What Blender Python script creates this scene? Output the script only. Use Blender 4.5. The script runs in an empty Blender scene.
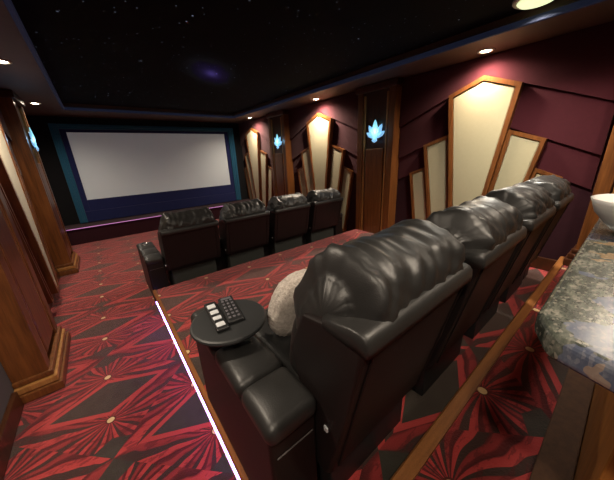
import bpy, bmesh, math, random
from mathutils import Vector, Matrix, noise

scene = bpy.context.scene
COL = scene.collection
PI = math.pi

# ------------------------------------------------------------------ camera
EYE = 1.656                                     # height above the aisle floor
R = [[0.7791398460241121, -0.6254794286411225, -0.0414316869593524],
     [-0.22902121815266174, -0.22251232766718465, -0.9476484293618612],
     [0.5835155370454104, 0.7478393867555428, -0.31661628139389775]]
cam_data = bpy.data.cameras.new('camera')
cam = bpy.data.objects.new('camera', cam_data)
COL.objects.link(cam)
cam_data.sensor_fit = 'HORIZONTAL'
cam_data.sensor_width = 36.0
cam_data.lens = 256.97 / 614 * 36.0
cam_data.clip_start = 0.02
M4 = Matrix(((R[0][0], -R[1][0], -R[2][0], 0),
             (R[0][1], -R[1][1], -R[2][1], 0),
             (R[0][2], -R[1][2], -R[2][2], EYE),
             (0, 0, 0, 1)))
cam.matrix_world = M4
scene.camera = cam

# ------------------------------------------------------------------ world, exposure
world = bpy.data.worlds.new('world')
scene.world = world
world.use_nodes = True
world.node_tree.nodes['Background'].inputs[0].default_value = (0.02, 0.02, 0.025, 1)
world.node_tree.nodes['Background'].inputs[1].default_value = 1.0
vs = scene.view_settings
vs.view_transform = 'Standard'
vs.look = 'None'
vs.exposure = 0.45
vs.gamma = 1.0
vs.use_curve_mapping = False

WARM = (1.0, 0.84, 0.66)
DOWN_W = 96.0          # soffit downlights
DOME_W = 20.0          # flush ceiling lights
SCREEN_E = 0.045  # faint emission on the screen, standing in for projected light

# ------------------------------------------------------------------ levels
Z_PLAT = 0.306
Z_REAR = 0.486
Z_SOFFIT = 2.606
Z_CEIL = 2.70
XL, XR = -0.82, 3.72
Y_SCREEN = 7.75
Y_BACK = -2.6


# ------------------------------------------------------------------ material helpers
class NB:
    """tiny node expression builder"""
    def __init__(self, mat):
        self.nt = mat.node_tree

    def m(self, op, a, b=None, c=None):
        n = self.nt.nodes.new('ShaderNodeMath')
        n.operation = op
        for i, v in enumerate((a, b, c)):
            if v is None:
                continue
            if isinstance(v, (int, float)):
                n.inputs[i].default_value = v
            else:
                self.nt.links.new(v, n.inputs[i])
        return n.outputs[0]

    def mix(self, f, a, b):
        n = self.nt.nodes.new('ShaderNodeMix')
        n.data_type = 'RGBA'
        for idx, v in ((0, f), (6, a), (7, b)):
            if isinstance(v, (int, float)):
                n.inputs[idx].default_value = v
            elif isinstance(v, tuple):
                n.inputs[idx].default_value = (v[0], v[1], v[2], 1)
            else:
                self.nt.links.new(v, n.inputs[idx])
        return n.outputs[2]

    def coords(self, kind='Object'):
        return self.nt.nodes.new('ShaderNodeTexCoord').outputs[kind]

    def worldpos(self):
        return self.nt.nodes.new('ShaderNodeNewGeometry').outputs['Position']

    def sep(self, v):
        n = self.nt.nodes.new('ShaderNodeSeparateXYZ')
        self.nt.links.new(v, n.inputs[0])
        return n.outputs

    def mapped(self, v, scale=(1, 1, 1), loc=(0, 0, 0), rot=(0, 0, 0)):
        n = self.nt.nodes.new('ShaderNodeMapping')
        n.inputs['Scale'].default_value = scale
        n.inputs['Location'].default_value = loc
        n.inputs['Rotation'].default_value = rot
        self.nt.links.new(v, n.inputs[0])
        return n.outputs[0]

    def noise(self, v, scale, detail=3, rough=0.5, out='Fac'):
        n = self.nt.nodes.new('ShaderNodeTexNoise')
        n.inputs['Scale'].default_value = scale
        n.inputs['Detail'].default_value = detail
        n.inputs['Roughness'].default_value = rough
        if v is not None:
            self.nt.links.new(v, n.inputs['Vector'])
        return n.outputs[out]

    def voronoi(self, v, scale, out='Distance', feature='F1'):
        n = self.nt.nodes.new('ShaderNodeTexVoronoi')
        n.feature = feature
        n.inputs['Scale'].default_value = scale
        if v is not None:
            self.nt.links.new(v, n.inputs['Vector'])
        return n.outputs[out]

    def ramp(self, f, stops):
        n = self.nt.nodes.new('ShaderNodeValToRGB')
        cr = n.color_ramp
        while len(cr.elements) < len(stops):
            cr.elements.new(0.5)
        for e, (p, c) in zip(cr.elements, stops):
            e.position = p
            e.color = (c[0], c[1], c[2], 1)
        self.nt.links.new(f, n.inputs[0])
        return n.outputs[0]

    def bump(self, h, strength=0.3, dist=0.01):
        n = self.nt.nodes.new('ShaderNodeBump')
        n.inputs['Strength'].default_value = strength
        n.inputs['Distance'].default_value = dist
        self.nt.links.new(h, n.inputs['Height'])
        return n.outputs[0]


def mat(name, color=(0.5, 0.5, 0.5), rough=0.5, metal=0.0, spec=0.5, emit=None, estr=0.0):
    m = bpy.data.materials.new(name)
    m.use_nodes = True
    b = m.node_tree.nodes['Principled BSDF']
    b.inputs['Base Color'].default_value = (color[0], color[1], color[2], 1)
    b.inputs['Roughness'].default_value = rough
    b.inputs['Metallic'].default_value = metal
    b.inputs['Specular IOR Level'].default_value = spec
    if emit:
        b.inputs['Emission Color'].default_value = (emit[0], emit[1], emit[2], 1)
        b.inputs['Emission Strength'].default_value = estr
    return m, b, NB(m)


def make_materials():
    MT = {}

    # leather
    m, b, n = mat('black_leather', (0.012, 0.011, 0.011), 0.36, spec=0.55)
    co = n.coords()
    fine = n.voronoi(co, 260)
    big = n.noise(co, 9, 4)
    h = n.m('ADD', n.m('MULTIPLY', fine, 0.10), n.m('MULTIPLY', big, 0.7))
    m.node_tree.links.new(n.bump(h, 0.22, 0.012), b.inputs['Normal'])
    m.node_tree.links.new(n.mix(n.noise(co, 5), (0.018, 0.0175, 0.017), (0.028, 0.027, 0.026)), b.inputs['Base Color'])
    m.node_tree.links.new(n.m('ADD', n.m('MULTIPLY', n.noise(co, 14), 0.12), 0.35), b.inputs['Roughness'])
    MT['leather'] = m

    m, b, n = mat('brown_black_leather', (0.012, 0.008, 0.008), 0.48, spec=0.3)
    co = n.coords()
    m.node_tree.links.new(n.bump(n.voronoi(co, 240), 0.12, 0.004), b.inputs['Normal'])
    m.node_tree.links.new(n.mix(n.noise(co, 4), (0.010, 0.007, 0.007), (0.015, 0.010, 0.0095)), b.inputs['Base Color'])
    MT['leather_back'] = m

    m, b, n = mat('seam_thread', (0.08, 0.07, 0.065), 0.6)
    m.node_tree.links.new(n.mix(n.noise(n.coords(), 90), (0.06, 0.05, 0.05), (0.1, 0.09, 0.085)), b.inputs['Base Color'])
    MT['thread'] = m

    m, b, n = mat('black_plastic', (0.012, 0.012, 0.013), 0.45)
    m.node_tree.links.new(n.mix(n.noise(n.coords(), 40), (0.010, 0.010, 0.011), (0.016, 0.016, 0.017)), b.inputs['Base Color'])
    MT['plastic'] = m

    m, b, n = mat('matte_table_black', (0.03, 0.031, 0.032), 0.5)
    m.node_tree.links.new(n.mix(n.noise(n.coords(), 120), (0.020, 0.021, 0.022), (0.027, 0.028, 0.029)), b.inputs['Base Color'])
    MT['table'] = m

    m, b, n = mat('brushed_chrome', (0.6, 0.6, 0.62), 0.22, metal=1.0)
    m.node_tree.links.new(n.m('ADD', n.m('MULTIPLY', n.noise(n.coords(), 60), 0.15), 0.15), b.inputs['Roughness'])
    MT['chrome'] = m

    m, b, n = mat('pale_button', (0.62, 0.64, 0.66), 0.4)
    m.node_tree.links.new(n.mix(n.noise(n.coords(), 60), (0.55, 0.57, 0.6), (0.7, 0.72, 0.74)), b.inputs['Base Color'])
    MT['button'] = m
    m, b, n = mat('grey_button', (0.12, 0.12, 0.13), 0.4)
    m.node_tree.links.new(n.mix(n.noise(n.coords(), 60), (0.09, 0.09, 0.1), (0.16, 0.15, 0.17)), b.inputs['Base Color'])
    MT['button_dark'] = m

    m, b, n = mat('grey_base_cloth', (0.03, 0.03, 0.026), 0.8)
    m.node_tree.links.new(n.mix(n.noise(n.coords(), 90), (0.024, 0.025, 0.021), (0.036, 0.037, 0.032)), b.inputs['Base Color'])
    MT['base_cloth'] = m

    # fleece
    m, b, n = mat('cream_fleece', (0.55, 0.47, 0.40), 0.95, spec=0.1)
    co = n.coords()
    nz = n.noise(co, 70, 5, 0.7)
    m.node_tree.links.new(n.ramp(nz, [(0.3, (0.50, 0.42, 0.36)), (0.65, (0.85, 0.77, 0.69))]), b.inputs['Base Color'])
    m.node_tree.links.new(n.bump(nz, 0.9, 0.02), b.inputs['Normal'])
    b.inputs['Sheen Weight'].default_value = 0.3
    MT['fleece'] = m

    # woods
    def wood(name, dark, light, rough=0.32, scale=(16, 16, 1.1)):
        m, b, n = mat(name, light, rough, spec=0.5)
        v = n.mapped(n.worldpos(), scale)
        g = n.noise(v, 2.2, 6, 0.62)
        g2 = n.noise(n.mapped(n.worldpos(), (60, 60, 2.5)), 3, 3)
        f = n.m('ADD', n.m('MULTIPLY', g, 0.75), n.m('MULTIPLY', g2, 0.25))
        m.node_tree.links.new(n.ramp(f, [(0.32, dark), (0.68, light)]), b.inputs['Base Color'])
        m.node_tree.links.new(n.bump(g2, 0.05, 0.003), b.inputs['Normal'])
        return m
    MT['wood'] = wood('mahogany', (0.085, 0.027, 0.008), (0.24, 0.085, 0.022))
    MT['wood_dark'] = wood('dark_mahogany', (0.035, 0.011, 0.005), (0.085, 0.028, 0.010))
    MT['wood_x'] = wood('mahogany_lengthwise', (0.16, 0.058, 0.016), (0.38, 0.15, 0.045), scale=(1.1, 16, 16))
    MT['wood_y'] = wood('mahogany_along', (0.16, 0.05, 0.015), (0.36, 0.13, 0.04), scale=(16, 1.1, 16))
    MT['wood_gold'] = wood('honey_wood', (0.26, 0.11, 0.03), (0.50, 0.24, 0.07))
    MT['wood_plinth'] = wood('plinth_mahogany', (0.05, 0.018, 0.006), (0.09, 0.034, 0.010), rough=0.85)
    MT['wood_bar'] = wood('bar_mahogany', (0.22, 0.078, 0.016), (0.40, 0.15, 0.03), rough=0.5)

    # wall fabric
    def fabric(name, a, c, sc=220):
        m, b, n = mat(name, a, 0.9, spec=0.15)
        co = n.worldpos()
        m.node_tree.links.new(n.mix(n.noise(co, 30, 5, 0.7), a, c), b.inputs['Base Color'])
        m.node_tree.links.new(n.bump(n.noise(co, sc, 2), 0.15, 0.004), b.inputs['Normal'])
        b.inputs['Sheen Weight'].default_value = 0.15
        return m
    MT['maroon'] = fabric('maroon_fabric', (0.044, 0.006, 0.010), (0.066, 0.0095, 0.0155))
    MT['maroon_dark'] = fabric('deep_maroon_fabric', (0.022, 0.004, 0.008), (0.036, 0.006, 0.011))
    MT['cream'] = fabric('cream_fabric', (0.40, 0.355, 0.225), (0.45, 0.40, 0.26))
    MT['cream_shaded'] = fabric('shaded_cream_fabric', (0.075, 0.075, 0.105), (0.10, 0.10, 0.135))  # cream panel fabric with its shade put into the colour
    MT['navy'] = fabric('navy_velvet', (0.012, 0.016, 0.075), (0.018, 0.024, 0.10))
    MT['teal'] = fabric('teal_velvet', (0.014, 0.075, 0.14), (0.022, 0.11, 0.19))
    MT['black_cloth'] = fabric('black_cloth', (0.006, 0.006, 0.007), (0.009, 0.009, 0.011))

    # screen
    m, b, n = mat('projection_screen', (0.6, 0.64, 0.66), 0.8, spec=0.2, emit=(0.86, 0.95, 1.0), estr=SCREEN_E)
    co = n.worldpos()
    m.node_tree.links.new(n.mix(n.noise(co, 3), (0.57, 0.62, 0.65), (0.61, 0.66, 0.69)), b.inputs['Base Color'])
    MT['screen'] = m

    # star ceiling: fibre optic points that really give off light, plus one faint violet nebula of fibres
    m, b, n = mat('star_ceiling', (0.004, 0.004, 0.006), 0.9, spec=0.1)
    co = n.worldpos()
    d1 = n.voronoi(co, 6.5)
    s1 = n.m('LESS_THAN', d1, 0.055)
    rnd = n.sep(n.voronoi(co, 6.5, 'Color'))
    s1 = n.m('MULTIPLY', s1, n.m('POWER', rnd[0], 1.5))
    d2 = n.voronoi(n.mapped(co, loc=(3.1, 1.7, 0.2)), 13)
    s2 = n.m('MULTIPLY', n.m('LESS_THAN', d2, 0.075), 0.22)
    stars = n.m('MULTIPLY', n.m('ADD', s1, s2), 0.4)
    p = n.sep(co)
    dx = n.m('SUBTRACT', p[0], 1.48)
    dy = n.m('SUBTRACT', p[1], 3.76)
    rx = n.m('ADD', n.m('MULTIPLY', dx, 0.85), n.m('MULTIPLY', dy, -0.5))
    ry = n.m('ADD', n.m('MULTIPLY', dx, 0.5), n.m('MULTIPLY', dy, 0.85))
    q = n.m('ADD', n.m('POWER', n.m('MULTIPLY', rx, 5.5), 2), n.m('POWER', n.m('MULTIPLY', ry, 2.6), 2))
    gal = n.m('MULTIPLY', n.m('POWER', 2.718, n.m('MULTIPLY', q, -1.0)), n.m('MULTIPLY', n.noise(co, 7, 5, 0.7), 0.035))
    core = n.m('MULTIPLY', n.m('POWER', 2.718, n.m('MULTIPLY', q, -9.0)), 0.07)
    gal = n.m('ADD', gal, core)
    colr = n.mix(n.m('GREATER_THAN', gal, 0.004), (0.55, 0.65, 0.9), (0.30, 0.20, 1.0))
    m.node_tree.links.new(colr, b.inputs['Emission Color'])
    m.node_tree.links.new(n.m('ADD', stars, gal), b.inputs['Emission Strength'])
    MT['stars'] = m

    m, b, n = mat('soffit_paint', (0.05, 0.03, 0.022), 0.6)
    m.node_tree.links.new(n.mix(n.noise(n.worldpos(), 8), (0.06, 0.03, 0.018), (0.085, 0.042, 0.024)), b.inputs['Base Color'])
    MT['soffit'] = m
    m, b, n = mat('slate_blue_painted_glow', (0.10, 0.11, 0.18), 0.7, spec=0.15, emit=(0.25, 0.32, 0.7), estr=0.016)  # weak emission stands in for light caught by the bead
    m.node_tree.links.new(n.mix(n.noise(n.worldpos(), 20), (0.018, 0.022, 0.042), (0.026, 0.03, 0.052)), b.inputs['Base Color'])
    MT['rim'] = m
    m, b, n = mat('plain_dark_wall', (0.03, 0.012, 0.012), 0.9)
    m.node_tree.links.new(n.mix(n.noise(n.worldpos(), 8), (0.025, 0.01, 0.01), (0.036, 0.014, 0.014)), b.inputs['Base Color'])
    MT['plain'] = m

    # lights
    MT['lamp'] = mat('warm_lamp_lens', (0.9, 0.88, 0.8), 0.4, emit=(1.0, 0.88, 0.66), estr=30.0)[0]
    MT['dome'] = mat('flush_lamp_lens', (0.9, 0.92, 0.8), 0.4, emit=(0.80, 0.92, 0.50), estr=0.80)[0]
    MT['led'] = mat('violet_led', (0.8, 0.75, 0.95), 0.4, emit=(0.42, 0.24, 1.0), estr=11.0)[0]
    MT['led_pink'] = mat('pink_led', (0.6, 0.3, 0.6), 0.4, emit=(0.75, 0.28, 0.75), estr=0.32)[0]
    MT['sconce'] = mat('lit_blue_glass', (0.4, 0.6, 0.7), 0.25, emit=(0.25, 0.60, 1.0), estr=0.50)[0]
    MT['sconce_core'] = mat('lit_aqua_glass', (0.4, 0.7, 0.7), 0.25, emit=(0.30, 0.82, 1.0), estr=0.55)[0]
    m, b, n = mat('white_trim_paint', (0.5, 0.46, 0.4), 0.5)
    m.node_tree.links.new(n.mix(n.noise(n.coords(), 20), (0.48, 0.44, 0.38), (0.53, 0.49, 0.43)), b.inputs['Base Color'])
    MT['lamp_trim'] = m

    # granite
    m, b, n = mat('green_granite', (0.1, 0.1, 0.09), 0.26, spec=0.6)
    co = n.worldpos()
    warp = n.noise(co, 6, 4, 0.6)
    f = n.noise(n.mapped(co, (9, 22, 9), rot=(0, 0, 0.5)), 2.2, 8, 0.72)
    c1 = n.ramp(f, [(0.28, (0.014, 0.017, 0.014)), (0.44, (0.045, 0.052, 0.043)), (0.56, (0.115, 0.122, 0.10)), (0.70, (0.28, 0.26, 0.22))])
    v = n.voronoi(n.mapped(co, (1, 1.6, 1)), 150, 'Color')
    sp = n.sep(v)
    c2 = n.mix(n.m('MULTIPLY', n.m('GREATER_THAN', sp[0], 0.74), 0.7), c1, (0.03, 0.036, 0.03))
    c2 = n.mix(n.m('MULTIPLY', n.m('GREATER_THAN', sp[1], 0.88), 0.6), c2, (0.26, 0.24, 0.20))
    c2 = n.mix(n.m('MULTIPLY', n.m('GREATER_THAN', n.noise(n.mapped(co, loc=(4, 2, 1)), 5, 4, 0.6), 0.57), 0.5), c2, (0.12, 0.14, 0.24))  # bluish patches paint in reflections on the polished top
    c2 = n.mix(n.m('MULTIPLY', n.m('GREATER_THAN', warp, 0.60), 0.4), c2, (0.46, 0.29, 0.15))  # orange patches stand in for warm reflections
    m.node_tree.links.new(c2, b.inputs['Base Color'])
    MT['granite'] = m

    m, b, n = mat('white_porcelain', (0.75, 0.75, 0.74), 0.25)
    m.node_tree.links.new(n.mix(n.noise(n.coords(), 12), (0.72, 0.72, 0.70), (0.78, 0.78, 0.77)), b.inputs['Base Color'])
    MT['porcelain'] = m

    # carpet : sunburst pattern on a half-drop lattice
    m, b, n = mat('sunburst_carpet', (0.4, 0.05, 0.05), 0.95, spec=0.08)
    b.inputs['Sheen Weight'].default_value = 1.0
    b.inputs['Sheen Roughness'].default_value = 0.45
    b.inputs['Sheen Tint'].default_value = (1.0, 0.45, 0.45, 1)
    LX, LY = 1.05, 1.08
    pos = n.sep(n.worldpos())
    # small lattice shift on the raised floor is left to the fitter: same roll everywhere
    u = n.m('DIVIDE', n.m('SUBTRACT', pos[0], -0.30), LX)
    v = n.m('DIVIDE', n.m('SUBTRACT', pos[1], 2.10), LY)

    def cen(t, o):
        t2 = n.m('ADD', t, 0.5 + o)
        return n.m('SUBTRACT', n.m('FRACT', n.m('ADD', t2, 50.0)), 0.5)
    du1, dv1 = cen(u, 0.0), cen(v, 0.0)
    du2, dv2 = cen(u, 0.5), cen(v, 0.5)
    a1 = n.m('ADD', n.m('ABSOLUTE', du1), n.m('ABSOLUTE', dv1))
    a2 = n.m('ADD', n.m('ABSOLUTE', du2), n.m('ABSOLUTE', dv2))
    sel = n.m('LESS_THAN', a1, a2)

    def pick(x, y):
        return n.m('ADD', n.m('MULTIPLY', x, sel), n.m('MULTIPLY', y, n.m('SUBTRACT', 1.0, sel)))
    px = n.m('MULTIPLY', pick(du1, du2), LX)
    py = n.m('MULTIPLY', pick(dv1, dv2), LY)
    apx = n.m('ABSOLUTE', px)
    apy = n.m('ABSOLUTE', py)
    D = 0.232
    qy = n.m('SUBTRACT', apy, D)
    ang = n.m('ARCTAN2', qy, apx)                    # -pi/2 .. pi/2
    wob = n.m('MULTIPLY', n.m('SUBTRACT', n.noise(n.worldpos(), 1.7, 3), 0.5), 1.5)
    sgn = n.m('ADD', n.m('MULTIPLY', n.m('SIGN', px), 0.37), n.m('MULTIPLY', n.m('SIGN', py), 0.21))
    ph = n.m('ADD', n.m('ADD', n.m('MULTIPLY', ang, 2.0), wob), sgn)
    st = n.m('FRACT', n.m('ADD', ph, 20.18))
    band = n.ramp(st, [(0.0, (0.50, 0.056, 0.052)), (0.26, (0.46, 0.048, 0.046)), (0.31, (0.060, 0.012, 0.012)),
                       (0.46, (0.125, 0.018, 0.018)), (0.52, (0.32, 0.036, 0.035)), (0.70, (0.26, 0.030, 0.029)), (0.75, (0.034, 0.026, 0.021)), (0.97, (0.040, 0.030, 0.024))])
    streak = n.noise(n.mapped(n.worldpos(), (3, 10, 3), rot=(0, 0, 0.5)), 3.0, 4, 0.6)
    band = n.mix(n.m('MULTIPLY', n.m('GREATER_THAN', streak, 0.56), 0.55), band, (0.075, 0.014, 0.014))
    # dark green lens between the two dots of a pair and round the cell rim
    lens = n.m('SUBTRACT', n.m('MULTIPLY', n.m('SUBTRACT', 1.0, n.m('DIVIDE', apx, 0.33)), 0.155), apy)
    inl = n.m('GREATER_THAN', lens, 0.0)
    rim = n.m('MULTIPLY', n.m('GREATER_THAN', lens, -0.035), n.m('SUBTRACT', 1.0, inl))
    edge = n.m('SUBTRACT', 0.5, pick(a1, a2))
    lens2 = n.m('SUBTRACT', n.m('MULTIPLY', n.m('SUBTRACT', 1.0, n.m('DIVIDE', apx, 0.30)), 0.15), n.m('ABSOLUTE', n.m('SUBTRACT', apy, 0.54)))
    inl2 = n.m('GREATER_THAN', lens2, 0.0)
    green = n.mix(n.noise(n.worldpos(), 14), (0.016, 0.024, 0.018), (0.045, 0.058, 0.045))
    c = n.mix(rim, band, (0.48, 0.055, 0.052))
    c = n.mix(inl, c, green)
    c = n.mix(inl2, c, green)
    # pale dots
    dd = n.m('SQRT', n.m('ADD', n.m('POWER', px, 2), n.m('POWER', qy, 2)))
    c = n.mix(n.m('LESS_THAN', dd, 0.030), c, (0.10, 0.02, 0.015))
    c = n.mix(n.m('LESS_THAN', dd, 0.021), c, (0.80, 0.58, 0.30))
    fz = n.noise(n.worldpos(), 160, 2)
    c = n.mix(n.m('MULTIPLY', fz, 0.35), c, (0.05, 0.012, 0.012))
    m.node_tree.links.new(c, b.inputs['Base Color'])
    m.node_tree.links.new(n.bump(fz, 0.4, 0.008), b.inputs['Normal'])
    MT['carpet'] = m
    return MT


MT = make_materials()


# ------------------------------------------------------------------ mesh helpers
def obj(name, bm, material, parent=None, smooth=False, loc=None):
    me = bpy.data.meshes.new(name)
    bmesh.ops.recalc_face_normals(bm, faces=bm.faces)
    bm.to_mesh(me)
    bm.free()
    if smooth:
        for p in me.polygons:
            p.use_smooth = True
    o = bpy.data.objects.new(name, me)
    me.materials.append(MT[material] if isinstance(material, str) else material)
    COL.objects.link(o)
    if parent is not None:
        o.parent = parent
    if loc:
        o.location = loc
    return o


def tag(o, label=None, cat=None, group=None, kind=None):
    if label: o['label'] = label
    if cat: o['category'] = cat
    if group: o['group'] = group
    if kind: o['kind'] = kind
    return o


def thing(name, label, cat, loc=(0, 0, 0), rz=0.0, group=None):
    o = bpy.data.objects.new(name, None)
    o.empty_display_size = 0.1
    COL.objects.link(o)
    o.location = loc
    o.rotation_euler = (0, 0, rz)
    return tag(o, label, cat, group)


def copy_tree(o, parent=None):
    c = o.copy()
    COL.objects.link(c)
    if parent is not None:
        c.parent = parent
    for ch in list(o.children):
        copy_tree(ch, c)
    return c


def box(bm, x0, x1, y0, y1, z0, z1, bev=0.0, seg=2):
    vs_ = [bm.verts.new((x, y, z)) for x in (x0, x1) for y in (y0, y1) for z in (z0, z1)]
    idx = [(0, 1, 3, 2), (4, 6, 7, 5), (0, 4, 5, 1), (2, 3, 7, 6), (0, 2, 6, 4), (1, 5, 7, 3)]
    fs = [bm.faces.new([vs_[i] for i in f]) for f in idx]
    if bev > 0:
        es = list({e for f in fs for e in f.edges})
        bmesh.ops.bevel(bm, geom=es, offset=bev, segments=seg, profile=0.5, affect='EDGES')
    return bm


def prism(bm, pts, axis, a0, a1, bev=0.0, seg=2):
    """extrude a 2-D outline: axis 'x' -> pts are (y,z); 'y' -> (x,z); 'z' -> (x,y)"""
    def P(p, a):
        if axis == 'x': return (a, p[0], p[1])
        if axis == 'y': return (p[0], a, p[1])
        return (p[0], p[1], a)
    A = [bm.verts.new(P(p, a0)) for p in pts]
    B = [bm.verts.new(P(p, a1)) for p in pts]
    fs = [bm.faces.new(A[::-1]), bm.faces.new(B)]
    k = len(pts)
    for i in range(k):
        j = (i + 1) % k
        fs.append(bm.faces.new((A[i], A[j], B[j], B[i])))
    if bev > 0:
        es = list({e for f in fs for e in f.edges})
        bmesh.ops.bevel(bm, geom=es, offset=bev, segments=seg, profile=0.5, affect='EDGES')
    return bm


def lathe(bm, prof, cx=0, cy=0, seg=32):
    rings = []
    for r, z in prof:
        if r < 1e-6:
            rings.append([bm.verts.new((cx, cy, z))])
        else:
            rings.append([bm.verts.new((cx + r * math.cos(2 * PI * k / seg), cy + r * math.sin(2 * PI * k / seg), z)) for k in range(seg)])
    for a, b_ in zip(rings[:-1], rings[1:]):
        for k in range(seg):
            j = (k + 1) % seg
            if len(a) == 1 and len(b_) == 1: continue
            if len(a) == 1: bm.faces.new((a[0], b_[j], b_[k]))
            elif len(b_) == 1: bm.faces.new((a[k], a[j], b_[0]))
            else: bm.faces.new((a[k], a[j], b_[j], b_[k]))
    return bm


def superpillow(bm, c, half, nu=40, nv=28, e1=0.55, e2=0.55, disp=None, tilt=0.0):
    """superellipsoid cushion centred at c; half=(hx,hy,hz); disp(p)->offset along the normal; tilt about X"""
    def sp(w, e):
        return math.copysign(abs(w) ** e, w)
    rows = []
    for i in range(nv + 1):
        t = -PI / 2 + PI * i / nv
        row = []
        for j in range(nu):
            s = 2 * PI * j / nu
            x = sp(math.cos(t), e1) * sp(math.cos(s), e2)
            y = sp(math.cos(t), e1) * sp(math.sin(s), e2)
            z = sp(math.sin(t), e1)
            p = Vector((x * half[0], y * half[1], z * half[2]))
            if disp:
                nn = Vector((x / half[0], y / half[1], z / half[2]))
                if nn.length > 0: nn.normalize()
                p = p + nn * disp(p)
            row.append(p)
        rows.append(row)
    ct, st = math.cos(tilt), math.sin(tilt)

    def T(p):
        return (c[0] + p.x, c[1] + p.y * ct - p.z * st, c[2] + p.y * st + p.z * ct)
    V = []
    for i, row in enumerate(rows):
        if i in (0, nv):
            q = sum((p for p in row), Vector()) / len(row)
            V.append([bm.verts.new(T(q))])
        else:
            V.append([bm.verts.new(T(p)) for p in row])
    for i in range(nv):
        a, b_ = V[i], V[i + 1]
        for j in range(nu):
            k = (j + 1) % nu
            if len(a) == 1: bm.faces.new((a[0], b_[j], b_[k]))
            elif len(b_) == 1: bm.faces.new((a[j], b_[0], a[k]))
            else: bm.faces.new((a[j], b_[j], b_[k], a[k]))
    return bm


def loft_x(bm, sections):
    """sections: list of (x, [(y,z)...]) with equal counts; closed profile, capped ends"""
    rings = [[bm.verts.new((x[i] if isinstance(x, list) else x, q[0], q[1])) for i, q in enumerate(prof)] for x, prof in sections]
    k = len(rings[0])
    for a, b_ in zip(rings[:-1], rings[1:]):
        for i in range(k):
            j = (i + 1) % k
            bm.faces.new((a[i], a[j], b_[j], b_[i]))
    for r_ in (rings[0], rings[-1]):
        cen = sum((v.co for v in r_), Vector()) / k
        cv = bm.verts.new(cen)
        for i in range(k):
            bm.faces.new((r_[i], r_[(i + 1) % k], cv))
    return bm


def tube(bm, pts, r, seg=8):
    rings = []
    for i, p in enumerate(pts):
        p = Vector(p)
        d = (Vector(pts[min(i + 1, len(pts) - 1)]) - Vector(pts[max(i - 1, 0)])).normalized()
        up = Vector((0, 0, 1)) if abs(d.z) < 0.9 else Vector((1, 0, 0))
        a = d.cross(up).normalized()
        b_ = d.cross(a).normalized()
        rings.append([bm.verts.new(p + a * r * math.cos(2 * PI * k / seg) + b_ * r * math.sin(2 * PI * k / seg)) for k in range(seg)])
    for a, b_ in zip(rings[:-1], rings[1:]):
        for i in range(seg):
            j = (i + 1) % seg
            bm.faces.new((a[i], a[j], b_[j], b_[i]))
    bm.faces.new(rings[0][::-1])
    bm.faces.new(rings[-1])
    return bm


def new():
    return bmesh.new()


def struct(name, bm, material, label=None, smooth=False):
    o = obj(name, bm, material, smooth=smooth)
    o['kind'] = 'structure'
    if label: o['label'] = label
    return o


# ------------------------------------------------------------------ the room
# floor levels
struct('floor', box(new(), XL - .1, XR + .1, Y_BACK, Y_SCREEN + .1, -0.1, 0.0), 'carpet')
struct('platform', box(new(), 0.217, XR, 0.30, 3.035, 0.0, Z_PLAT), 'carpet')
struct('rear_platform', box(new(), 0.217, XR, Y_BACK, 0.30, 0.0, Z_REAR), 'carpet')
struct('stage', box(new(), XL, XR, 7.25, Y_SCREEN, 0.0, 0.36, 0.01), 'maroon_dark')
# walls
struct('wall_left', box(new(), XL - .1, XL, Y_BACK, Y_SCREEN, 0, 2.95), 'maroon_dark')
struct('wall_right', box(new(), XR, XR + .1, Y_BACK, Y_SCREEN, 0, 2.95), 'maroon_dark')
struct('wall_front', box(new(), XL - .1, XR + .1, Y_SCREEN, Y_SCREEN + .1, 0, 2.95), 'black_cloth')
struct('wall_back', box(new(), XL - .1, XR + .1, Y_BACK - .1, Y_BACK, -0.1, 2.95), 'plain')
# ceiling and its soffit
TX0, TX1, TY0, TY1 = -0.18, 3.06, 0.30, 6.68
struct('ceiling', box(new(), XL - .1, XR + .1, Y_BACK - .1, Y_SCREEN + .1, Z_CEIL, Z_CEIL + 0.25), 'stars')
bm = new()
box(bm, XL, TX0, Y_BACK, Y_SCREEN, Z_SOFFIT, Z_CEIL)
box(bm, TX1, XR, Y_BACK, Y_SCREEN, Z_SOFFIT, Z_CEIL)
box(bm, TX0, TX1, TY1, Y_SCREEN, Z_SOFFIT, Z_CEIL)
box(bm, TX0, TX1, Y_BACK, TY0, Z_SOFFIT, Z_CEIL)
struct('soffit', bm, 'soffit')
# slate-blue bead around the star ceiling
bm = new()
t = 0.022
for (x0, x1, y0, y1) in ((TX0 - .012, TX0 + t, TY0, TY1), (TX1 - t, TX1 + .012, TY0, TY1),
                         (TX0, TX1, TY1 - t, TY1 + .012), (TX0, TX1, TY0 - .012, TY0 + t)):
    box(bm, x0, x1, y0, y1, Z_SOFFIT - 0.018, Z_SOFFIT + 0.03, 0.006)
struct('trim_1', bm, 'rim')
# wooden crown and baseboards, in lengths between the pilasters
PIL_R = (5.50, 2.70, -0.12)
PIL_L = (5.67, 2.83)
PIL_HW = 0.34


def lengths(pil, y0, y1, ex):
    cuts = sorted([(p - PIL_HW - ex, p + PIL_HW + ex) for p in pil])
    out, y = [], y0
    for a, b_ in cuts:
        if a > y: out.append((y, a))
        y = b_
    out.append((y, y1))
    return out


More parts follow.
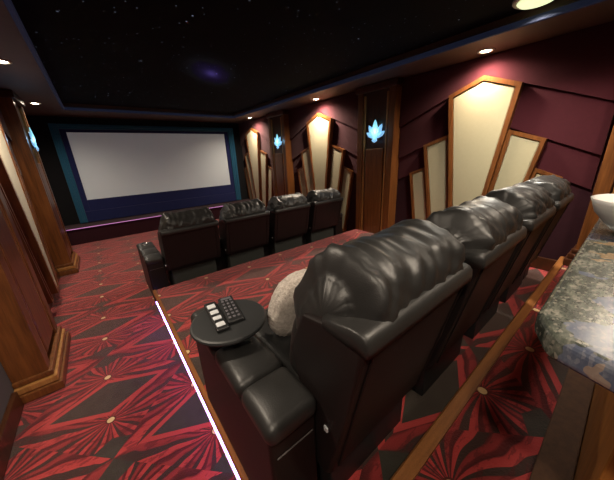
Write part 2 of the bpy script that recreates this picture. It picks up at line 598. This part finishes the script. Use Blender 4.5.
ntrim = 2
for w, s_, pil, side in ((XR, -1, PIL_R, 'right'), (XL, 1, PIL_L, 'left')):
    for y0, y1 in lengths(pil, Y_BACK, Y_SCREEN - .15, .035):
        bm = new()
        prism(bm, [(w, Z_SOFFIT), (w, Z_SOFFIT - .045), (w + s_ * .02, Z_SOFFIT - .045), (w + s_ * .03, Z_SOFFIT - .03), (w + s_ * .045, Z_SOFFIT - .015), (w + s_ * .045, Z_SOFFIT)], 'y', y0, y1)
        struct('trim_%d' % ntrim, bm, 'wood_dark')
        ntrim += 1
    for y0, y1 in lengths(pil, Y_BACK, 7.24, .06):
        zb = Z_REAR if (w > 0 and y1 < 0) else (0.0 if w < 0 else (Z_PLAT if y1 < 3 else 0.0))
        x0, x1 = sorted((w, w + s_ * .03))
        struct('baseboard_' + side, box(new(), x0, x1, y0, y1, zb, zb + .14, .006), 'wood_dark')

# wood nosings
bm = new()
prism(bm, [(0.195, Z_PLAT - .03), (0.195, Z_PLAT + .004), (0.200, Z_PLAT + .010), (0.224, Z_PLAT + .010), (0.224, Z_PLAT), (0.217, Z_PLAT), (0.217, Z_PLAT - .03)], 'y', 0.30, 3.03)
struct('trim_20', bm, 'wood_y')
bm = new()
prism(bm, [(0.325, Z_REAR - .035), (0.325, Z_REAR + .006), (0.317, Z_REAR + .014), (0.268, Z_REAR + .014), (0.268, Z_REAR), (0.30, Z_REAR), (0.30, Z_REAR - .035)], 'x', 0.217, XR)
struct('trim_21', bm, 'wood_x')

# LED strips
o = obj('led_strip_light', box(new(), 0.203, 0.216, 0.28, 3.08, 0.137, 0.148, 0.003), 'led')
tag(o, 'glowing violet LED strip running along the platform riser beside the aisle', 'led strip')
o = obj('led_strip_light', box(new(), XL + .02, XR - .02, 7.225, 7.249, 0.338, 0.352, 0.004), 'led_pink')
tag(o, 'thin pink LED strip along the stage edge under the screen', 'led strip')


# ------------------------------------------------------------------ screen
t_ = thing('projection_screen', 'wide grey projection screen in a teal frame on the front wall', 'screen', (1.44, Y_SCREEN, 0))
S0, S1, SZ0, SZ1 = -0.275 - 1.44, 3.15 - 1.44, 0.875, 2.30
obj('screen_surface', box(new(), S0 - .02, S1 + .02, -0.05, -0.03, SZ0 - .02, SZ1 + .02), 'screen', t_)
bm = new()       # inner navy masking, deeper at the bottom
box(bm, S0 - .10, S0, -0.075, 0, SZ0 - .25, SZ1 + .06, .006)
box(bm, S1, S1 + .10, -0.075, 0, SZ0 - .25, SZ1 + .06, .006)
box(bm, S0, S1, -0.075, 0, SZ1, SZ1 + .06, .006)
box(bm, S0, S1, -0.075, 0, SZ0 - .25, SZ0, .006)
obj('masking', bm, 'navy', t_)
bm = new()
Fx0, Fx1, Fz0, Fz1 = -0.515 - 1.44, 3.41 - 1.44, 0.375, 2.46
box(bm, Fx0, S0 - .10, -0.12, 0, Fz0, Fz1, .012)
box(bm, S1 + .10, Fx1, -0.12, 0, Fz0, Fz1, .012)
box(bm, S0 - .10, S1 + .10, -0.12, 0, SZ1 + .06, Fz1, .012)
obj('frame', bm, 'teal', t_)
obj('lower_skirt', box(new(), S0 - .10, S1 + .10, -0.10, 0, Fz0, SZ0 - .25, .008), 'navy', t_)
bm = new()       # step bead round the frame
for x in (Fx0 + .05, S0 - .16):
    box(bm, x, x + .02, -0.14, -0.115, Fz0 + .02, Fz1 - .04, .004)
for x in (Fx1 - .07, S1 + .14):
    box(bm, x, x + .02, -0.14, -0.115, Fz0 + .02, Fz1 - .04, .004)
box(bm, Fx0 + .05, Fx1 - .05, -0.14, -0.115, Fz1 - .06, Fz1 - .04, .004)
obj('bead', bm, 'teal', t_)


# ------------------------------------------------------------------ pilasters with sconces
def pilaster(xw, s, yc, label, z0=0.0, depth=0.20, hw=0.34, gold='wood_gold'):
    """xw wall plane, s=+1 projects to +x"""
    p = thing('pilaster', label, 'pilaster', (xw, yc, z0), 0, 'mahogany pilasters along the side walls')
    H = Z_SOFFIT - z0

    def bx(bm, d0, d1, y0, y1, za, zb, bev=.004):
        a, b_ = sorted((s * max(d0, .003), s * d1))
        return box(bm, a, b_, y0, y1, za + .002, zb - .002, bev)
    obj('shaft', bx(new(), 0, depth - .035, -hw + .02, hw - .02, 0, H - .001), 'wood_dark', p)
    for y0, y1 in ((-hw, -hw + .10), (hw - .10, hw)):
        obj('stile', bx(new(), 0, depth, y0, y1, 0, H - .002), 'wood', p)
    obj('raised_panel', bx(new(), depth - .04, depth - .005, -hw + .17, hw - .17, .22, 1.70 - z0 + .0, .012), 'wood', p)
    bm = new()
    bx(bm, depth - .04, depth - .008, -hw + .115, -hw + .145, .22, H - .14)
    bx(bm, depth - .04, depth - .008, hw - .145, hw - .115, .22, H - .14)
    obj('reed', bm, 'wood_gold', p)
    for k, (e, za, zb) in enumerate(((.055, 0, .075), (.038, .075, .13), (.02, .13, .175))):
        obj('base_moulding', bx(new(), 0, depth + e, -hw - e, hw + e, za, zb, .008), gold if k == 1 else ('wood' if gold == 'wood_gold' else gold), p)
    obj('cap_moulding', bx(new(), 0, depth + .03, -hw - .03, hw + .03, H - .10, H - .003, .012), 'wood_dark', p)
    return p


def sconce(x, s, y, z, label):
    t = thing('wall_sconce', label, 'wall light', (x, y, z), 0, 'blue leaf sconces on the pilasters')
    k = new()
    a, b_ = sorted((0, s * .02))
    box(k, a, b_, -.06, .06, -.12, .10, .01)
    obj('backplate', k, 'wood_dark', t)
    def petal(y0, z0, ang, L, W, d, m):
        bm = new()
        pts = [(0, 0), (W * .6, L * .3), (W, L * .62), (W * .55, L * .86), (0, L), (-W * .55, L * .86), (-W, L * .62), (-W * .6, L * .3)]
        ca, sa = math.cos(ang), math.sin(ang)
        ring = [(y0 + p[0] * ca + p[1] * sa, z0 - p[0] * sa + p[1] * ca) for p in pts]
        A = [bm.verts.new((s * d, q[0], q[1])) for q in ring]
        B = [bm.verts.new((s * (d + .012), q[0], q[1])) for q in ring]
        c = sum((Vector(v.co) for v in B), Vector()) / len(B)
        C = bm.verts.new((s * (d + .024), c.y, c.z))
        n_ = len(ring)
        for i in range(n_):
            j = (i + 1) % n_
            bm.faces.new((A[i], A[j], B[j], B[i]))
            bm.faces.new((B[i], B[j], C))
        bm.faces.new(A[::-1])
        return obj('glass_petal', bm, m, t)
    petal(0, -.10, 0, .27, .045, .030, 'sconce_core')
    for sg in (-1, 1):
        petal(sg * .01, -.10, sg * .50, .23, .040, .024, 'sconce')
        petal(sg * .01, -.10, sg * 1.0, .185, .034, .018, 'sconce')
    petal(0, -.07, PI, .085, .05, .034, 'sconce')
    l = bpy.data.lights.new('sconce_light', 'POINT')
    l.energy = 0.8
    l.color = (0.35, 0.7, 1.0)
    l.shadow_soft_size = .05
    lo = bpy.data.objects.new('sconce_light', l)
    COL.objects.link(lo)
    lo.parent = t
    lo.location = (s * .10, 0, 0)
    return t


pilaster(XR, -1, 5.50, 'tall mahogany pilaster on the right wall nearest the screen')
pilaster(XR, -1, 2.70, 'tall mahogany pilaster on the right wall beyond the end of the back row')
pilaster(XR, -1, -0.12, 'tall mahogany pilaster on the right wall behind the granite bar', z0=Z_REAR, gold='wood_dark')  # base moulding coloured darker to stand in for the darkness there
pilaster(XL, 1, 5.67, 'tall mahogany pilaster on the left wall nearest the screen')
pilaster(XL, 1, 2.83, 'tall mahogany pilaster on the left wall at the left edge of view')
sconce(XR - .20, -1, 2.66, 1.656 + .28, 'blue-white leaf sconce facing the camera on the middle right pilaster')
sconce(XR - .20, -1, 5.42, 1.656 + .30, 'small blue leaf sconce on the far right pilaster near the screen')
sconce(XL + .20, 1, 5.62, 1.656 + .36, 'blue leaf sconce seen edge-on on the left wall pilaster')


# ------------------------------------------------------------------ wall bays: tiered fabric and fanned panels
def bay(xw, s, yc, side, where, full=True, z0=0.0, half=1.05):
    def X(d): return xw + s * d
    def ZW(z): return z + EYE

    # tier 1 (thickest) comes down to a gable line, tier 2 below it is thinner
    def tier(name, d, top, inner, outer, low, label):
        bm = new()
        pts = [(yc - half, ZW(top[1])), (yc, ZW(top[0])), (yc + half, ZW(top[1])), (yc + half, ZW(outer)), (yc, ZW(inner)), (yc - half, ZW(outer))]
        a, b_ = sorted((X(.002), X(d)))
        prism(bm, pts, 'x', a, b_)
        o = obj(name, bm, 'maroon')
        tag(o, label, 'wall panel')
    a = 0.945
    tier('fabric_wall_panel', 0.070, (a, a), 0.752, 0.322, 0, 'upper maroon fabric tier %s' % where)
    tier('fabric_wall_panel', 0.042, (0.751, 0.321), 0.312, -0.122, 0, 'middle maroon fabric tier %s' % where)
    tier('fabric_wall_panel', 0.020, (0.311, -0.123), -0.005, -0.439, 0, 'lower maroon fabric tier %s' % where)

    zb = z0 + 0.16 - EYE

    def panel(outline, d0, d1, fw, label, face='cream'):
        """outline in (dy,z) relative; frame of width fw around cream fabric"""
        t = thing('acoustic_panel', label, 'wall panel', (X(0), yc, z0), 0)
        pts = [(p[0], p[1] + EYE - z0) for p in outline]
        c = Vector((sum(p[0] for p in pts) / len(pts), sum(p[1] for p in pts) / len(pts)))
        # inset by moving every edge inwards
        k = len(pts)
        P = [Vector(p) for p in pts]
        area = sum(P[i].x * P[(i + 1) % k].y - P[(i + 1) % k].x * P[i].y for i in range(k))
        if area < 0:
            P = P[::-1]
        def inset(w):
            out = []
            for i in range(k):
                e0 = (P[i] - P[i - 1]).normalized()
                e1 = (P[(i + 1) % k] - P[i]).normalized()
                n0 = Vector((-e0.y, e0.x)); n1 = Vector((-e1.y, e1.x))
                den = 1 + n0.dot(n1)
                out.append(P[i] + (n0 + n1) * (w / den))
            return out
        I = inset(fw)
        bm = new()
        def ring(pp, d): return [bm.verts.new((s * d, q.x, q.y)) for q in pp]
        o0, o1 = ring(P, d0), ring(P, d1)
        i1 = ring(I, d1)
        i0 = ring(I, d1 - .025)
        for i in range(k):
            j = (i + 1) % k
            bm.faces.new((o0[i], o0[j], o1[j], o1[i]))
            bm.faces.new((o1[i], o1[j], i1[j], i1[i]))
            bm.faces.new((i1[i], i1[j], i0[j], i0[i]))
        bm.faces.new(o0)
        obj('frame', bm, 'wood', t)
        bm = new()
        J = inset(fw - .004)
        f0 = [bm.verts.new((s * (d1 - .022), q.x, q.y)) for q in J]
        f1 = [bm.verts.new((s * (d1 - .010), q.x, q.y)) for q in inset(fw + .012)]
        for i in range(k):
            j = (i + 1) % k
            bm.faces.new((f0[i], f0[j], f1[j], f1[i]))
        bm.faces.new(f1)
        obj('fabric_face', bm, face, t)
        return t
    def tall(z): return .36 - .123 * (.605 - z)
    def med(z): return .645 - .17 * (.05 - z)
    def sm(z): return .835 - .16 * (-.33 - z)
    panel([(-tall(zb), zb), (tall(zb), zb), (.36, .605), (0, .745), (-.36, .605)], .046, .130, .045, 'tallest cream panel, pointed top, in the fan %s' % where)
    for sg, sd in ((-1, 'near'), (1, 'far')):
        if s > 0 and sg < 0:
            panel([(sg * (med(zb) - .09), zb), (sg * med(zb), zb), (sg * .645, .05), (sg * .555, .08)], .024, .105, .02, 'slim shade-coloured cream panel of the fan %s' % where, 'cream_shaded')
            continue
        panel([(sg * (tall(zb) + .004), zb), (sg * med(zb), zb), (sg * .645, .05), (sg * (tall(.165) + .004), .165)], .024, .090, .038, '%s medium cream panel of the fan %s' % (sd, where))
    if full:
        for sg, sd in ((-1, 'near'), (1, 'far')):
            panel([(sg * (med(zb) + .004), zb), (sg * sm(zb), zb), (sg * .835, -.33), (sg * (med(-.24) + .004), -.24)], .003, .062, .032, '%s shortest cream panel of the fan %s' % (sd, where))


bay(XR, -1, 1.30, 'right', 'behind the back row on the right wall', z0=Z_PLAT)
bay(XR, -1, 4.10, 'right', 'beside the front row on the right wall')
bay(XR, -1, 6.89, 'right', 'next to the screen on the right wall', half=0.85)
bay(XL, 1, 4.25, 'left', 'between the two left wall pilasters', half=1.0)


# ------------------------------------------------------------------ lights
def downlight(x, y, label, w=DOWN_W, spot=True):
    t = thing('recessed_downlight', label, 'ceiling light', (x, y, Z_SOFFIT), 0, 'recessed downlights in the soffit')
    bm = new()
    lathe(bm, [(.050, -.002), (.06, -.012), (.076, -.008), (.076, 0.0), (.050, 0.0), (.050, -.002)], seg=28)
    obj('trim_ring', bm, 'lamp_trim', t, True)
    bm = new()
    lathe(bm, [(0, -.010), (.03, -.009), (.050, -.002), (.050, 0.0), (0, 0.0)], seg=24)
    obj('lens', bm, 'lamp', t, True)
    l = bpy.data.lights.new('downlight_bulb', 'SPOT')
    l.energy = w
    l.color = WARM
    l.spot_size = math.radians(155)
    l.spot_blend = 0.9
    l.shadow_soft_size = 0.05
    lo = bpy.data.objects.new('downlight_bulb', l)
    COL.objects.link(lo)
    lo.parent = t
    lo.location = (0, 0, -.02)
    return t


downlight(3.48, 1.28, 'downlight over the tallest cream panel behind the back row')
downlight(3.46, 3.98, 'downlight over the cream panels beside the front row', 165)
downlight(3.42, 6.55, 'downlight nearest the screen on the right', 130)
downlight(-0.49, 6.25, 'downlight on the left above the far pilaster')
downlight(-0.45, 3.98, 'downlight at the left edge of view over the left cream panel')
downlight(-0.45, 1.50, 'downlight in the left soffit over the aisle')
downlight(-0.45, -0.28, 'downlight in the left soffit at the back of the aisle', 75)


downlight(2.85, -0.15, 'downlight in the soffit over the far end of the bar top', 50)
downlight(1.05, -0.45, 'downlight in the soffit over the near end of the bar top', 75)


def flush_light(x, y, label, w=DOME_W):
    t = thing('flush_ceiling_light', label, 'ceiling light', (x, y, Z_CEIL), 0)
    bm = new()
    lathe(bm, [(.125, 0), (.155, 0), (.155, -.012), (.145, -.022), (.125, -.022), (.125, 0)], seg=40)
    obj('rim', bm, 'lamp_trim', t, True)
    bm = new()
    lathe(bm, [(0, -.050), (.06, -.048), (.11, -.036), (.128, -.020), (.128, 0.0), (0, 0.0)], seg=40)
    obj('diffuser', bm, 'dome', t, True)
    l = bpy.data.lights.new('flush_bulb', 'AREA')
    l.shape = 'DISK'
    l.size = 0.25
    l.energy = w
    l.spread = math.radians(125)
    l.color = (1.0, 0.93, 0.80)
    lo = bpy.data.objects.new('flush_bulb', l)
    COL.objects.link(lo)
    lo.parent = t
    lo.location = (0, 0, -.053)
    return t


flush_light(2.87, 0.755, 'round flush ceiling light glowing pale green-white above the back row')



# ------------------------------------------------------------------ recliners
BACK_LEAN = 0.22 / 0.94


def make_recliner(seed, zs, base, W=.63):
    """origin: floor, under the left end of the shell's top rear edge.  +y = facing direction"""
    rng = random.Random(seed)
    t = thing('theatre_recliner', 'black leather theatre recliner', 'recliner')
    # --- shell: leaning rear slab with deep sides
    def yb(z): return 0.20 * (0.94 - z) / 0.94        # rear face (y=0 at z=.94)
    prof = [(yb(zs) + .015, zs - .015), (yb(zs + .02), zs + .02), (yb(.60), .60), (yb(.885), .885), (yb(.9) + .015, .90),
            (.14, .905), (.26, .88), (yb(.6) + .27, .70), (yb(.55) + .18, .55), (yb(zs) + .13, zs - .015)]
    bm = new()
    prism(bm, prof, 'x', 0, W, .014, 3)
    sh = obj('back_shell', bm, 'leather_back', t, False)
    for x in (.04, W - .04):
        obj('seam', tube(new(), [(x, yb(z) - .003, z) for z in (zs + .03, .55, .7, .88)], .0035, 6), 'leather_back', sh)
    # power button on the side of the shell
    bm = new()
    box(bm, -.006, .002, yb(.5) + .05, yb(.5) + .068, .485, .505, .003)
    obj('recline_button', bm, 'button', sh)
    # padded ledge on top of the shell
    bm = new()
    lp = [(-.001, .880), (-.003, .900), (.000, .922), (.010, .936), (.026, .942), (.060, .940), (.110, .928), (.17, .912), (.17, .885), (.06, .880)]
    loft_x(bm, [(x, [(.06 + (y - .06) * k, .90 + (z - .90) * k) for y, z in lp]) for x, k in ((-.002, .90), (.004, .97), (.014, 1.0), (W / 2, 1.01), (W - .014, 1.0), (W - .004, .97), (W + .002, .90))])
    obj('top_ledge', bm, 'leather', t, True)

    # --- headrest pillow, gathered at the ends
    off = Vector((rng.uniform(0, 50), rng.uniform(0, 50), rng.uniform(0, 50)))
    nx, na = 110, 60
    secs = []
    L = W + .004
    for i in range(nx + 1):
        u = i / nx
        x = .022 + (L - .024) * u
        e = min(u, 1 - u)
        f = min(1.0, (e / .11)) ** 1.0
        taper = (1 - (1 - f) ** 2.6) ** 0.55 if f < 1 else 1.0
        taper = max(taper, .42)
        ring = []
        for k in range(na):
            a = 2 * PI * k / na
            ca, sa = math.cos(a), math.sin(a)
            ry, rz = .158, .190
            y = math.copysign(abs(ca) ** .82, ca) * ry
            z = math.copysign(abs(sa) ** .85, sa) * rz
            # folds: slanted soft creases across the pillow, tight gathers running in from the ends
            endw = math.exp(-(e / .13) ** 2)
            f1 = noise.noise(Vector((x * 11 + 2.6 * sa + 1.2 * ca, ca * 1.0, sa * 1.0)) + off)
            f2 = noise.noise(Vector((x * 24 - 3.0 * sa, ca * 1.4, sa * 1.4)) + off * 2)
            f3 = noise.noise(Vector((x * 4.0, ca * 7.0, sa * 7.0)) + off * 3)
            d = .012 * (1 - abs(f1) * 2.6) * (.40 + .60 * endw) + .008 * f2 + .012 * f3 * endw + .005 * (1 - 3 * abs(noise.noise(Vector((x * 9, ca * 11, sa * 11)) + off))) * endw + .012 * noise.noise(Vector((x * 3.2, ca, sa)) + off)
            q = (1 + d / .15)
            y2, z2 = y * taper * q, z * (0.25 + .75 * taper) * q
            ring.append((y2, z2))
        # tilt with the back and place
        c, s_ = math.cos(.40), math.sin(.40)
        secs.append(([x + (.048 * math.exp(-u / .16) - .015 * math.exp(-(1 - u) / .16)) * max(-.4, zz / rz) for yy, zz in ring], [(.190 + yy * c - zz * s_, .892 + yy * s_ + zz * c) for yy, zz in ring]))
    bm = new()
    loft_x(bm, secs)
    obj('headrest_pillow', bm, 'leather', t, True)

    # --- back cushion below the pillow
    o2 = off * 1.7
    bm = new()
    superpillow(bm, (W / 2, .37, .60), (W / 2 - .06, .10, .20), 40, 24, .45, .4,
                lambda p: .006 * noise.noise(Vector((p.x * 9, p.z * 4, p.y * 5)) + o2), tilt=BACK_LEAN)
    obj('back_cushion', bm, 'leather', t, True)
    # --- seat, front apron and footrest
    bm = new()
    superpillow(bm, (W / 2, .66, .37), (W / 2 - .066, .31, .085), 44, 20, .4, .35,
                lambda p: .006 * noise.noise(Vector((p.x * 6, p.y * 6, 1)) + o2))
    obj('seat_cushion', bm, 'leather', t, True)
    obj('seat_base', box(new(), .062, W - .062, .42, .88, .06, .33, .015), 'leather_back', t)
    bm = new()
    superpillow(bm, (W / 2, .965, .25), (W / 2 - .064, .055, .17), 36, 18, .35, .35)
    obj('footrest', bm, 'leather', t, True)
    bm = new()
    box(bm, .05, W - .05, .19, .50, .0, zs - .01, .006)
    obj('mechanism', bm, base, t)
    return t


def add_arm(t, x0, y0=.19, name='armrest', cup=True, length=.80):
    w = .18
    o = obj(name, box(new(), x0, x0 + w, y0 + .012, y0 + length, .02, .555, .012, 3), 'leather_back', t)
    m = y0 + .20
    def pad(a, b_):
        bm = new()
        cx_, cy_ = x0 + w / 2, (a + b_) / 2
        box(bm, x0 - .006, x0 + w + .006, a, b_, .53, .606, .030, 5)
        bmesh.ops.subdivide_edges(bm, edges=[e for e in bm.edges if e.calc_length() > .05], cuts=4, use_grid_fill=True)
        for v in bm.verts:       # gentle crown
            if v.co.z > .585:
                fx = 1 - ((v.co.x - cx_) / (w / 2 + .006)) ** 2
                fy = 1 - ((v.co.y - cy_) / ((b_ - a) / 2)) ** 2
                v.co.z += .014 * max(fx, 0) * max(fy, 0)
        return obj('arm_pad', bm, 'leather', o, True)
    pad(y0 - .004, m)
    pad(m, y0 + .45)
    pad(y0 + .45, y0 + length)
    bm = new()
    tube(bm, [(x0 + .02, y0 + .008, .47), (x0 + w - .02, y0 + .008, .47)], .0025, 6)
    obj('stitching', bm, 'thread', o)
    if cup:
        bm = new()
        lathe(bm, [(.030, .617), (.036, .630), (.045, .630), (.045, .612), (.030, .612)], x0 + w / 2, y0 + .63, 28)
        obj('cup_holder', bm, 'chrome', o, True)
    return o


ORD = ['left end', 'second from the left', 'third from the left', 'right end']
ROW_X = [0.40, 1.12, 1.845, 2.57]
for row, (y, z, seed0, rowname) in enumerate(((0.30, Z_PLAT, 11, 'back row'), (3.045, 0.0, 31, 'front row'))):
    for i in range(4):
        t = make_recliner(seed0 + i * 3, *((.265, 'plastic', .605) if row == 0 else (.44, 'base_cloth')))
        t.location = (ROW_X[i], y, z)
        a = add_arm(t, -.186 if i == 0 else -.135, (.185 if i == 0 else .31), cup=not (row == 0 and i == 0), length=.80 if i == 0 else .68)
        if i == 3:
            add_arm(t, .612 if row == 0 else .636, .185, length=.80)
        extra = ', with swivel table' if (row == 0 and i == 0) else ''
        t['label'] = 'black recliner at the %s of the %s%s' % (ORD[i], rowname, extra) if 'end' in ORD[i] else 'black leather recliner, %s in the %s' % (ORD[i], rowname)
        t['group'] = 'recliners in the %s' % rowname
        if row == 0 and i == 0:
            # swivel tray on the near arm
            tx, ty, tz = .31 - .40, .97 - .30, EYE - .66 - Z_PLAT
            bm = new()
            lathe(bm, [(0, tz), (.150, tz), (.157, tz - .003), (.160, tz - .010), (.157, tz - .018), (.148, tz - .022), (0, tz - .022)], tx, ty, 56)
            tr = obj('swivel_table', bm, 'table', t, False)
            bm = new()
            lathe(bm, [(.0, .60), (.05, .60), (.05, .612), (.018, .618), (.018, tz - .03), (.06, tz - .021), (0, tz - .021)], tx, ty - .02, 28)
            obj('swivel_post', bm, 'plastic', tr, True)

# ------------------------------------------------------------------ remotes on the swivel table
TZ = EYE - .66 + .001


def remote(loc, rz, L, W, label, light):
    t = thing('remote_control', label, 'remote control', loc, rz)
    bm = new()
    box(bm, -W / 2, W / 2, -L / 2, L / 2, 0, .017, .006, 3)
    obj('body', bm, 'plastic', t)
    if light:
        for k, y in enumerate((-.36, -.14, .07, .30)):
            h = (.030, .026, .030, .034)[k]
            bm = new()
            box(bm, -W * .36, W * .30, y * L - h / 2, y * L + h / 2, .016, .0215, .003)
            obj('button_pad', bm, 'button', t)
    else:
        for r_ in range(6):
            for c_ in range(3):
                bm = new()
                x, y = (-.28 + .28 * c_) * W, (-.36 + .13 * r_) * L
                box(bm, x - .0055, x + .0055, y - .007, y + .007, .016, .020, .002)
                obj('button', bm, 'button_dark', t)
        bm = new()
        box(bm, -W * .34, W * .34, L * .36, L * .44, .016, .0185, .001)
        obj('display', bm, 'button_dark', t)
    return t


remote((.268, 1.010, TZ), -0.10, .235, .052, 'slim black remote with pale silver buttons, left one on the round swivel table', True)
remote((.337, 1.020, TZ), -0.16, .22, .068, 'wide dark remote with small grey keys, right one on the round swivel table', False)

# ------------------------------------------------------------------ fleece cushion on the seat
bm = new()
superpillow(bm, (0, 0, 0), (.215, .068, .185), 80, 56, .72, .62,
            lambda p: .0035 * noise.noise(p * 28) + .004 * noise.noise(p * 75 + Vector((3, 1, 2))), tilt=0)
c = obj('throw_pillow', bm, 'fleece', None, True)
c.location = (.690, .895, EYE - .70)
c.rotation_euler = (0.24, 0.22, 0.0)
tag(c, 'fluffy cream fleece cushion propped on the nearest recliner seat', 'cushion')

# ------------------------------------------------------------------ bar
bar = thing('bar_counter', 'green granite topped wooden bar at the right edge behind the back row', 'bar', (0, 0, Z_REAR))
ZC = EYE - .27 - Z_REAR
top = [(.535, .055), (.475, .028), (.447, -.06), (.45, -.9), (1.1, -.9), (1.1, -.56), (3.35, -.56), (3.35, .055)]
bm = new()
prism(bm, top, 'z', ZC - .042, ZC, .012, 4)
obj('granite_top', bm, 'granite', bar)
obj('body', box(new(), .74, 3.2, -.50, -.10, 0, ZC - .043, .004), 'wood_bar', bar)
obj('plinth', box(new(), .74, 3.2, -.098, .0, 0, .05, .006), 'wood_plinth', bar)
bm = new()
lathe(bm, [(0, .004), (.055, .004), (.062, 0), (.085, .018), (.122, .062), (.138, .105), (.131, .105), (.112, .066), (.07, .026), (.0, .018)], 0, 0, 40)
d = obj('serving_bowl', bm, 'porcelain', None, True)
d.location = (1.22, -.06, EYE - .27)
tag(d, 'white shallow bowl on the granite bar top', 'bowl')
